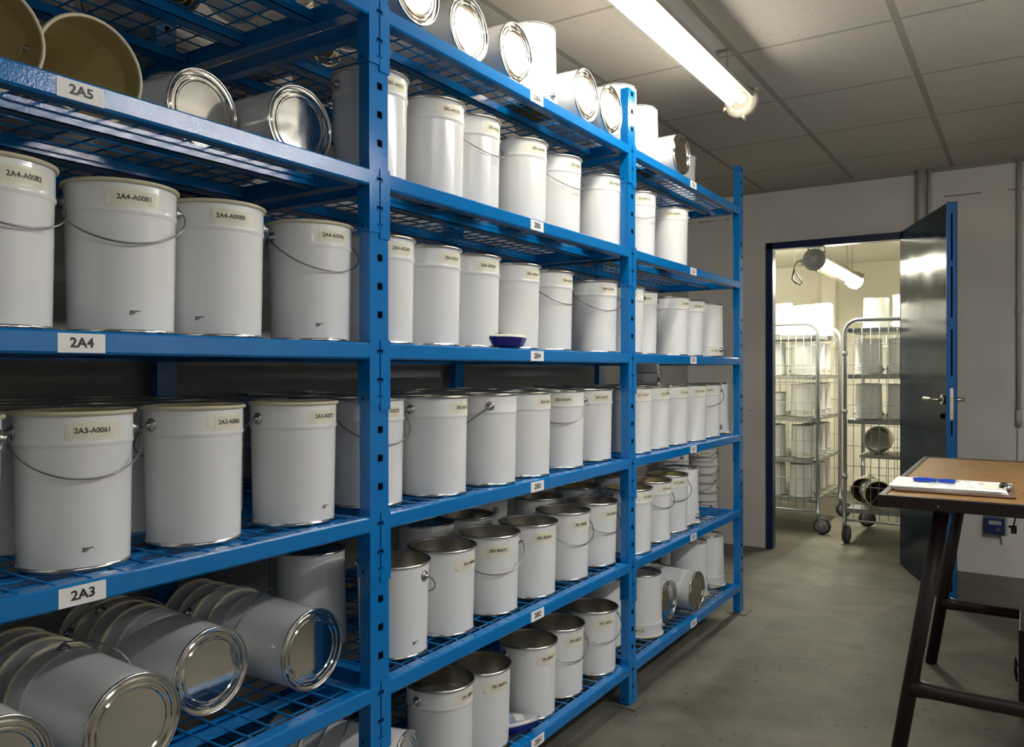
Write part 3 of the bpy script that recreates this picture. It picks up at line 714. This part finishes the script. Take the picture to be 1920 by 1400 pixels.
P('2C6', -.150, 3.030, 'bright upside-down white pail right of the middle post on the top shelf', flip=True, apex=20, h=.255, rimk='rim')
lying(-.012, 3.174, z6, 'lying pail with a dark base near the far end of the top shelf', 'lying pails along the top shelf 2C6', kind='plain', rimk='rim', h=.25, yaw=-4)
P('2C6', -.275, 3.800, 'small-looking pail with brown code at the far end of the top shelf', rimk='rim', code='2C6-A0501', cd=10, ink='ink2')
# back rows on top and 2B5 that show through the mesh from below
for x, y in ((-.40, 1.52), (-.40, 1.74)): lying(x+.02, y, z6, 'pail lying in the back of the top shelf, seen through the mesh', 'pails behind the first row on the top shelf', lo=True, kind='plain', rimk='rim', yaw=8)
lying(-.33, 2.02, z6, 'open cream-lined pail lying in the back of the top shelf', 'pails behind the first row on the top shelf', mouth=True, rimk='rim', apex=0, drop=.03)
for x, y, yw in ((-.09, .98, 10), (-.43, 1.10, 0), (-.10, 1.19, 0)):
    lying(x, y, z6, 'dark pail lying on the top left shelf, seen through its mesh', 'pails on the top left shelf', lo=True, rimk='rim', yaw=yw, apex=-40)
# floor stacks beyond the rack
for (sx, sy, nm, n) in ((-.575, 5.02, 'right', 14), (-.655, 4.72, 'left', 15)):
    for i in range(n):
        pail((sx+random.uniform(-.003, .003), sy, .002+.056*i), 'white pail in the %s nested stack on the floor beyond the rack' % nm, 'pails of the %s floor stack beyond the rack' % nm,
             rimk='rim', apex=random.choice((-60, -30, 15, 40, 70, 120)), drop=random.choice((.03, .05, .072)), lo=True, base=(i == 0), kind=('bead' if i == 0 else 'nest'),
             code=('2C2-A0460' if (nm == 'right' and i in (8, 9)) else None), cd=10)

# seam on the dark-seamed pails
# ------------------------------------------------------------------ handheld meters
def meter(x, y, z, az, label, body, top, faceup=True):
    root = empty('handheld_meter', (x, y, z), label, 'meter', None); root.rotation_euler = (0, 0, radians(az))
    L = .185; n = 28
    def outline(sc, zz, xo=0):
        pts = []
        for i in range(n):
            a = 2*pi*i/n; cx = cos(a); sy_ = sin(a)
            xx = .5*L*cx; wd = .044*(1-.30*cx-.22*max(0, cx)**2)
            if cx < -.75: wd = .044*1.05
            yv = wd*(abs(sy_)**.7)*(1 if sy_ > 0 else -1)
            pts.append((xx*sc+xo, yv*sc, zz))
        return pts
    def loft(levels):
        vs = []; fs = []
        for sc, zz in levels: vs += outline(sc, zz)
        for j in range(len(levels)-1):
            for i in range(n): fs.append((j*n+i, j*n+(i+1) % n, (j+1)*n+(i+1) % n, (j+1)*n+i))
        fs.append(tuple(range(n))[::-1]); fs.append(tuple((len(levels)-1)*n+i for i in range(n)))
        return MB().add(vs, fs)
    loft([(.60, .0), (.86, .007), (1.0, .026), (1.0, .030)]).build('lower_shell', body, root)
    loft([(1.01, .030), (.98, .034), (.90, .037)]).build('upper_shell', top, root)
    MB().box((-.072, -.030, .0372), (-.040, .030, .0384)).build('display', M['screen'], root)
    MB().box((-.037, -.029, .0372), (.014, .028, .0382)).build('button_panel', M['panelblue'], root)
    MB().box((.020, -.020, .0372), (.046, .020, .0382)).build('paper_tag', M['paper'], root)
    MB().tube([(.082, -.012, .030), (.094, -.008, .032), (.097, .0, .033), (.094, .008, .032), (.082, .012, .030)], .003, 6).build('end_clip', M['silver'], root)
    return root
meter(-.040, 1.885, Z[4]+.003, 88, 'dark blue handheld meter with pale cover in front of the 2B4 pails', M['bluedev'], M['lightdev'])
meter(-.078, 1.950, Z[1]+.003, 46, 'small grey meter with round keypad in front of the 2B1 pails', M['bluedev'], M['silver'])

# ------------------------------------------------------------------ light fixtures
def fixture(x, y0, y1, z, label, tubem, R=.063, capm='housing', hangers=(.25,), cable=False, zc=ZC, ntube=2, tray=12):
    root = empty('tube_light', (x, (y0+y1)/2, z), label, 'light')
    L = (y1-y0)/2; RX = Matrix.Rotation(-pi/2, 4, 'X')  # z -> y
    def LY_(mb, prof, **k): return mb.lathe(prof, 32, M4=RX, **k)
    # clear round cover
    LY_(MB(), [(R*.93, -L+.03), (R*.93, L-.03)]).build('clear_cover', M['clear'], root)
    # reflector tray above the tubes (upper half)
    tr = MB(); n = 12; vs = []; fs = []
    for yv in (-L+.03, L-.03):
        for rr in (R*.88, R*.80):
            for i in range(n+1):
                a = radians(tray)+(pi-radians(2*tray))*i/n; vs.append((rr*cos(a), yv, rr*sin(a)))
    k = n+1
    for i in range(n):
        fs += [(i, i+1, 2*k+i+1, 2*k+i), (k+i, 3*k+i, 3*k+i+1, k+i+1)]
    tr.add(vs, fs, 0, True); tr.build('reflector', M['housing'], root)
    for e in (-1, 1):
        cap = MB(); p = [(R*.6, L-.034), (R*1.02, L-.030), (R*1.06, L-.022), (R*1.06, L-.004), (R*.9, L), (R*.3, L+.004), (.0001, L+.004)]
        cap.lathe([(a, zz*e) for a, zz in p], 32, M4=RX); cap.build('end_cap', M[capm], root)
        for kk in range(4):
            a = radians(35+kk*82); cl = MB(); cx, cz = cos(a)*R*1.08, sin(a)*R*1.08
            cl.tube([(cx*.95, e*(L-.035), cz*.95), (cx*1.12, e*(L-.018), cz*1.12), (cx, e*(L), cz)], .006, 8); cl.build('clamp', M[capm], root)
    for t in ((-.021, .021) if ntube == 2 else (0,)):
        MB().tube([(t, -L+.085, -.012), (t, L-.085, -.012)], .0175, 16).build('lamp_tube', tubem, root)
    for hy in hangers:
        for e in (-1, 1):
            yv = e*(L-hy)
            MB().box((-.022, yv-.006, R*.98), (-.018, yv+.006, zc-z)).box((-.026, yv-.012, zc-z-.003), (.026, yv+.012, zc-z)).box((.018, yv-.006, R*.98), (.022, yv+.006, zc-z)).build('hanger', M['housing'], root)
    return root
fixture(.222, 1.62, 3.235, 2.285, 'lit twin-tube fluorescent light hanging from the tiled ceiling', M['tube'])
fixture(1.96, -.55, 1.05, 2.285, 'added fill light built like the ceiling fluorescents, unseen above the camera', M['tube_fill'], tray=0)  # unseen fill lamp, added to brighten the near 2A shelves
fixture(1.96, 1.60, 3.25, 2.285, 'second ceiling fluorescent light over the table, outside the frame to the right', M['tube_side'], tray=2)
fx = fixture(-.035, 5.70, 7.25, 1.957, 'lit fluorescent light with a round grey end cap in the far room', M['tube_far'], R=.072, capm='greylamp', zc=ZC2, ntube=2)
# nameplate and looped cable on the near cap of the far light
MB().box((-.022, -.781, -.02), (.022, -.7795, .022)).build('name_plate', mat('plate_grey', (.36, .36, .36), .5), fx)
cpts = [(-.09, -.74, 0), (-.115, -.74, -.002), (-.135, -.74, -.03), (-.14, -.74, -.08), (-.155, -.74, -.12), (-.13, -.74, -.15), (-.10, -.74, -.165), (-.085, -.74, -.15), (-.10, -.74, -.12), (-.125, -.74, -.085), (-.14, -.74, -.05), (-.15, -.74, -.10), (-.142, -.74, -.13), (-.12, -.74, -.15)]
MB().tube(cpts, .004, 8).build('looped_cable', M['black'], fx)
MB().tube([(-.06, -.74, 0), (-.10, -.74, 0)], .011, 10).build('cable_gland', M['greylamp'], fx)
MB().tube([(-.14, -.74, .0), (-.14, -.74, ZC2-1.957)], .0015, 5).build('suspension_wire', M['greylamp'], fx)

# ------------------------------------------------------------------ workbench
TZ = .835
tb = empty('workbench', (1.32, 3.11, 0), 'wooden workbench with dark steel frame at the right', 'table')
def TB(mb): mb.v = [(v[0]-1.32, v[1]-3.11, v[2]) for v in mb.v]; return mb
tx0, tx1, ty0, ty1 = .828, 1.80, 2.545, 3.776
TB(MB().box((tx0+.018, ty0+.020, TZ-.028), (tx1-.018, ty1-.02, TZ))).build('wooden_top', M['wood'], tb)
fr = MB(); e = .0022
fr.box((tx0, ty0, TZ-.033), (tx1, ty0+.022, TZ+e)); fr.box((tx0, ty1-.022, TZ-.033), (tx1, ty1, TZ+e)); fr.box((tx0, ty0+.022, TZ-.033), (tx0+.020, ty1-.022, TZ+e)); fr.box((tx1-.020, ty0+.022, TZ-.033), (tx1, ty1-.022, TZ+e))
TB(fr).build('edge_frame', M['darksteel'], tb, bevel=.002)
TB(MB().tube([(.985, ty0-.0015, TZ-.019), (.985, ty0+.004, TZ-.019)], .0035, 12)).build('screw', M['brass'], tb)
for y in (2.65, 3.685):
    for sgn, xt, xb in ((1, .985, .862), (-1, 1.65, 1.773)):
        TB(MB().tube([(xt, y, TZ-.048), (xb, y, 0.0)], .0215, 18)).build('leg', M['darksteel'], tb)
    xa = .862+(.985-.862)*(.255/.787)
    TB(MB().tube([(xa, y, .255), (xa+.06, y, .252), (1.05, y, .25), (1.6, y, .25), (2*1.3175-xa, y, .255)], [.028, .022, .0205, .0205, .028], 16)).build('cross_bar', M['darksteel'], tb)
# clipboard with papers
cb = empty('clipboard', (1.0, 2.80, TZ+.002), 'brown clipboard with a stack of white papers on the bench corner', 'clipboard')
cb.rotation_euler = (0, 0, radians(2))
MB().box((-.150, -.138, 0), (.165, .130, .004)).build('board', M['clipboard'], cb, bevel=.001)
pp = MB()
for i in range(7):
    a = radians(random.uniform(-2.2, 2.2)); dx = random.uniform(-.008, .004); z0 = .0042+i*.0014
    q = [(-.158, -.118), (.140, -.118), (.140, .112), (-.158, .112)]
    q = [(x*cos(a)-y*sin(a)+dx, x*sin(a)+y*cos(a)) for x, y in q]
    pp.add([(x, y, z0) for x, y in q]+[(x, y, z0+.0009) for x, y in q], [(0, 3, 2, 1), (4, 5, 6, 7), (0, 1, 5, 4), (1, 2, 6, 5), (2, 3, 7, 6), (3, 0, 4, 7)])
pp.build('paper_stack', M['paperwhite'], cb)
pr = MB()
for i, (x, y, wv) in enumerate(((-.03, .06, .02), (.03, .06, .018), (-.05, -.02, .012), (-.01, -.05, .022), (.04, -.05, .02), (-.06, -.06, .015), (.07, .03, .03), (.07, .045, .025))):
    pr.box((x, y, .0140), (x+wv, y+.004, .0143))
pr.build('printing', mat('grey_print', (.25, .22, .24), .7), cb)
MB().box((.085, -.06, .0138), (.135, .05, .0144)).build('yellowish_sheet', M['paperyellow'], cb)
clip = MB().tube([(.135, -.045, .017), (.150, -.045, .021), (.158, -.02, .019), (.160, .02, .019), (.150, .045, .021), (.135, .045, .017)], .003, 8)
clip.box((.125, -.05, .0145), (.155, .05, .0165)); clip.build('clip', M['chrome'], cb)
MB().tube([(.128, -.030, .021), (.146, -.030, .021)], .006, 8).build('clip_pad', M['black'], cb)
MB().tube([(.128, .015, .021), (.146, .015, .021)], .006, 8).build('clip_pad', M['black'], cb)
def pen(x, y, z, az, label):
    root = empty('ballpoint_pen', (x, y, z+.0077), label, 'pen'); root.rotation_euler = (0, 0, radians(az))
    RYm = Matrix.Rotation(pi/2, 4, 'Y')
    MB().lathe([(.0001, -.066), (.0062, -.066), (.0074, -.055), (.0076, -.035), (.0056, -.002)], 16, M4=RYm).build('rear_barrel', M['penblue'], root)
    MB().lathe([(.0056, 0), (.0068, .02), (.0070, .040), (.0060, .048)], 16, M4=RYm).build('front_barrel', M['penblue'], root)
    MB().lathe([(.0062, -.002), (.0062, .0)], 16, M4=RYm).build('ring', M['chrome'], root)
    MB().lathe([(.0050, .048), (.0036, .056), (.0012, .064), (.0004, .068)], 16, M4=RYm).build('tip', M['chrome'], root)
    MB().lathe([(.0001, -.069), (.0045, -.069), (.0050, -.064)], 16, M4=RYm).build('cap_end', M['chrome'], root)
pen(.962, 2.792, TZ+.0165, 3, 'blue and chrome pen lying on the papers of the clipboard')
pen(1.232, 2.715, TZ, -52, 'second blue pen on the bench at the right edge of the photo')
# things below the bench
bxo = empty('black_box', (1.39, 3.42, 0), 'black metal box standing under the bench at the right edge', 'box')
MB().box((-.22, -.15, 0), (.22, .15, .30)).build('case', M['darksteel'], bxo, bevel=.004)
MB().box((-.20, -.153, .27), (.20, -.149, .295)).build('lid_strip', M['black'], bxo)
for k in range(3): MB().tube([(-.222-.004*k, -.10+.03*k, .17), (-.232, -.09+.03*k, .14), (-.226, -.08+.03*k, .10)], .0035, 6).build('cable_loop', M['black'], bxo)
hk = empty('hanging_cable', (1.165, 2.66, TZ-.033), 'short black cable end hanging under the bench edge', 'cable')
MB().tube([(0, 0, 0), (.002, 0, -.022), (-.002, 0, -.040)], .0022, 6).build('cord', M['black'], hk)
MB().box((-.008, -.003, -.062), (.006, .003, -.040)).box((-.014, -.003, -.046), (-.006, .003, -.041)).build('plug', M['black'], hk)
# blue box on the back wall
wb = empty('wall_box', (1.035, YW, .297), 'small blue control box mounted low on the back wall', 'box')
MB().box((-.060, -.012, -.055), (.062, 0, .060)).build('back_plate', M['pvc'], wb)
MB().box((-.053, -.055, -.048), (.050, -.012, .048)).build('case', M['boxblue'], wb, bevel=.006)
MB().box((-.032, -.0565, .008), (.030, -.055, .030)).build('window', M['pvc'], wb)
MB().tube([(.016, -.055, -.018), (.016, -.066, -.018)], .013, 16).build('dial', M['galv'], wb)
MB().tube([(.02, -.02, -.05), (.03, -.01, -.075), (.034, -.01, -.11)], .004, 6).build('cable', M['pvc'], wb)

# ------------------------------------------------------------------ far room roll cages
def arch(x0, x1, y, zb, zt, r, axis='x'):
    R = .09; pts = [(x0, y, zb), (x0, y, zt-R)]
    for i in range(1, 6): a = pi/2*i/6; pts.append((x0+R-R*cos(a), y, zt-R+R*sin(a)))
    pts += [(x0+R, y, zt), (x1-R, y, zt)]
    for i in range(1, 6): a = pi/2*i/6; pts.append((x1-R+R*sin(a), y, zt-R+R*cos(a)))
    pts += [(x1, y, zt-R), (x1, y, zb)]
    return pts
def cage(name_lab, x0, x1, y0, y1, levels, steps=(.055, .14), swivel=35):
    root = empty('roll_cage', ((x0+x1)/2, (y0+y1)/2, 0), name_lab, 'trolley')
    cx, cy = (x0+x1)/2, (y0+y1)/2
    def Lc(mb): mb.v = [(v[0]-cx, v[1]-cy, v[2]) for v in mb.v]; return mb
    for y in (y0, y1):
        fr = MB().tube(arch(x0, x1, y, .155, 1.545, .014), .014, 12); fr.tube([(x0, y, .165), (x1, y, .165)], .007, 8)
        for zz in (.45, .9, 1.3): fr.tube([(x0, y, zz), (x0, y, zz+.03)], .019, 10)
        Lc(fr).build('end_frame', M['zinc'], root)
        g = MB(); x = x0+steps[0]
        while x < x1-.02: g.tube([(x, y, .18), (x, y, 1.50)], .0022, 4); x += steps[0]
        z = .26
        while z < 1.45: g.tube([(x0, y, z), (x1, y, z)], .0022, 4); z += steps[1]
        Lc(g).build('wire_grid', M['zinc'], root)
    for z in levels:
        t = MB().box((x0+.02, y0+.015, z-.022), (x1-.02, y1-.015, z)); t.box((x0+.02, y0+.012, z-.030), (x1-.02, y0+.018, z)); t.box((x0+.015, y0+.015, z-.028), (x0+.021, y1-.015, z)); t.box((x1-.021, y0+.015, z-.028), (x1-.015, y1-.015, z))
        Lc(t).build('tray', M['tray'], root)
        c = MB()
        for xx in (x0+.03, x0+.06, x1-.03, x1-.06): c.tube([(xx, y0+.004, z-.014), (xx, y0+.014, z-.014)], .007, 8)
        Lc(c).build('clamp_bolts', M['chrome'], root)
    for ix, x in enumerate((x0, x1)):
        for iy, y in enumerate((y0, y1)):
            a = radians(swivel if (ix, iy) in ((0, 0), (1, 1)) else swivel+ (-35 if ix else -60)); dx, dy = cos(a), sin(a); wx, wy = x+dx*.03, y+dy*.03
            cm = empty_part('caster', root, (x-cx, y-cy, 0))
            fk = MB().tube([(0, 0, .165), (0, 0, .12)], .012, 10)
            px, py = -dy, dx
            for s_ in (-1, 1):
                q = [(px*s_*.018, py*s_*.018, .14), (px*s_*.018+dx*.045, py*s_*.018+dy*.045, .10), (px*s_*.018+dx*.035, py*s_*.018+dy*.035, .05), (px*s_*.018+dx*.02, py*s_*.018+dy*.02, .06)]
                q2 = [(a_+px*s_*.003, b_+py*s_*.003, c_) for a_, b_, c_ in q]
                fk.add(q+q2, [(0, 1, 2, 3), (7, 6, 5, 4), (0, 4, 5, 1), (1, 5, 6, 2), (2, 6, 7, 3), (3, 7, 4, 0)])
            fk.build('fork', M['zinc'], cm)
            RW = Matrix.Translation((dx*.03, dy*.03, .0625)) @ Matrix.Rotation(atan2(dy, dx), 4, 'Z') @ Matrix.Rotation(pi/2, 4, 'X')
            MB().lathe([(.048, -.013), (.0605, -.012), (.0625, 0), (.0605, .012), (.048, .013)], 28, M4=RW).build('tyre', M['rubber'], cm)
            MB().lathe([(.0001, -.012), (.012, -.014), (.02, -.008), (.048, -.012), (.048, .012), (.02, .008), (.012, .014), (.0001, .012)], 28, M4=RW).build('hub', M['wheel'], cm)
    return root
def empty_part(name, parent, loc):
    # small bracket plate that carries the caster pieces
    o = MB().box((-.02, -.02, .150), (.02, .02, .156)).build(name, M['zinc'], parent, loc=loc); return o
LV = (.252, .542, .853, 1.162, 1.462)
cage('left steel roll cage with five trays of pails, in the far room', -.86, -.10, 6.13, 6.95, LV)
cage('right steel roll cage standing nearer the doorway in the far room', .128, .86, 5.90, 6.62, (.245, .86, 1.172, 1.49), swivel=80)
def far(x, y, z, label, group, **k):
    k.setdefault('rimk', 'rim'); return pail((x, y, z+.002), label, group, lo=True, h=k.pop('h', .245), **k)
fg = 'pails on the left roll cage'
names = {0: 'bottom', 1: 'second lowest', 2: 'middle', 3: 'second highest', 4: 'top'}
for li, z in enumerate(LV):
    if li == 4:
        far(-.40, 6.27, z, 'bright white pail at the left of the top tray of the left cage', fg, flip=True)
        far(-.30, 6.52, z, 'bright white pail in the middle of the top tray of the left cage', fg, flip=True)
        far(-.175, 6.62, z, 'bright white pail at the right of the top tray of the left cage', fg, flip=True, h=.26)
        continue
    far(-.235+random.uniform(-.015, .015), 6.25, z, 'front right pail on the %s tray of the left roll cage' % names[li], fg, flip=True, apex=random.choice((0, 180)), code=('2C1-A0400' if li in (1, 2) else None), cd=20, ink='ink2')
    if li != 2: far(-.45, 6.26, z, 'front left pail on the %s tray of the left roll cage' % names[li], fg, flip=True)
    else: far(-.45, 6.26, z, 'brown-lined pail lying open on the middle tray of the left cage', fg, lin='brownpail', h=.18)
    for j, y in enumerate((6.46, 6.67)):
        far(-.205, y, z, '%s pail of the right column on the %s tray of the left cage' % (('second', 'third')[j], names[li]), fg, flip=True, code=('2C1-A0400' if li in (0, 3) else None), cd=60, ink='ink2')
fg = 'pails on the right roll cage'
for z, nm in ((.86, 'lower'), (1.172, 'upper')):
    far(.262, 6.03, z, 'left pail on the %s tray of the right roll cage' % nm, fg, flip=True, apex=0)
    far(.465, 6.03, z, 'right pail on the %s tray of the right roll cage, cut by the door' % nm, fg, flip=True, apex=20)
far(.285, 6.20, 1.49, 'left white pail on the top tray of the right roll cage', fg, flip=True, h=.22)
far(.475, 6.20, 1.49, 'right white pail on the top tray of the right cage, cut by the door', fg, flip=True, h=.235)
# half-depth tray with round jars, lying pails on the deck
hs = tag(MB().box((.17, 6.22, .566), (.83, 6.60, .590)).build('cage_half_tray', M['tray']), 'narrow steel tray at the back of the right roll cage', 'shelf')
jr = empty('metal_drum', (.27, 6.40, .591), 'shiny round metal drum on the back tray of the right cage', 'drum')
RJ = Matrix.Translation((0, .0, .1)) @ Matrix.Rotation(pi/2, 4, 'X')
MB().lathe([(.0001, -.1), (.085, -.1), (.092, -.09), (.095, 0), (.092, .09), (.085, .1), (.07, .094), (.0001, .09)], 32, M4=RJ).build('drum_body', M['tin_in'], jr)
MB().lathe([(.0965, -.006), (.099, 0), (.0965, .006)], 32, M4=RJ).build('ring_band', M['chrome'], jr)
for i, (x, y, yw) in enumerate(((.215, 6.13, -86), (.330, 6.00, -70))):
    lying(x, y, .245+.0965, ('dark brown pail mouth at the left' if i == 0 else 'open brown pail lying in front')+' on the lowest tray of the right cage', 'lying pails in the right roll cage', yaw=yw, mouth=True, lin='brownpail', lo=True, apex=-10, drop=.04)
lying(.58, 6.02, .245+.0965, 'lying nested pail behind the bench corner in the right cage', 'lying pails in the right roll cage', yaw=-50, mouth=True, lin='cream', lo=True, apex=-10)

bpy.data.objects.remove(_fo)
for c in list(bpy.data.curves): bpy.data.curves.remove(c)
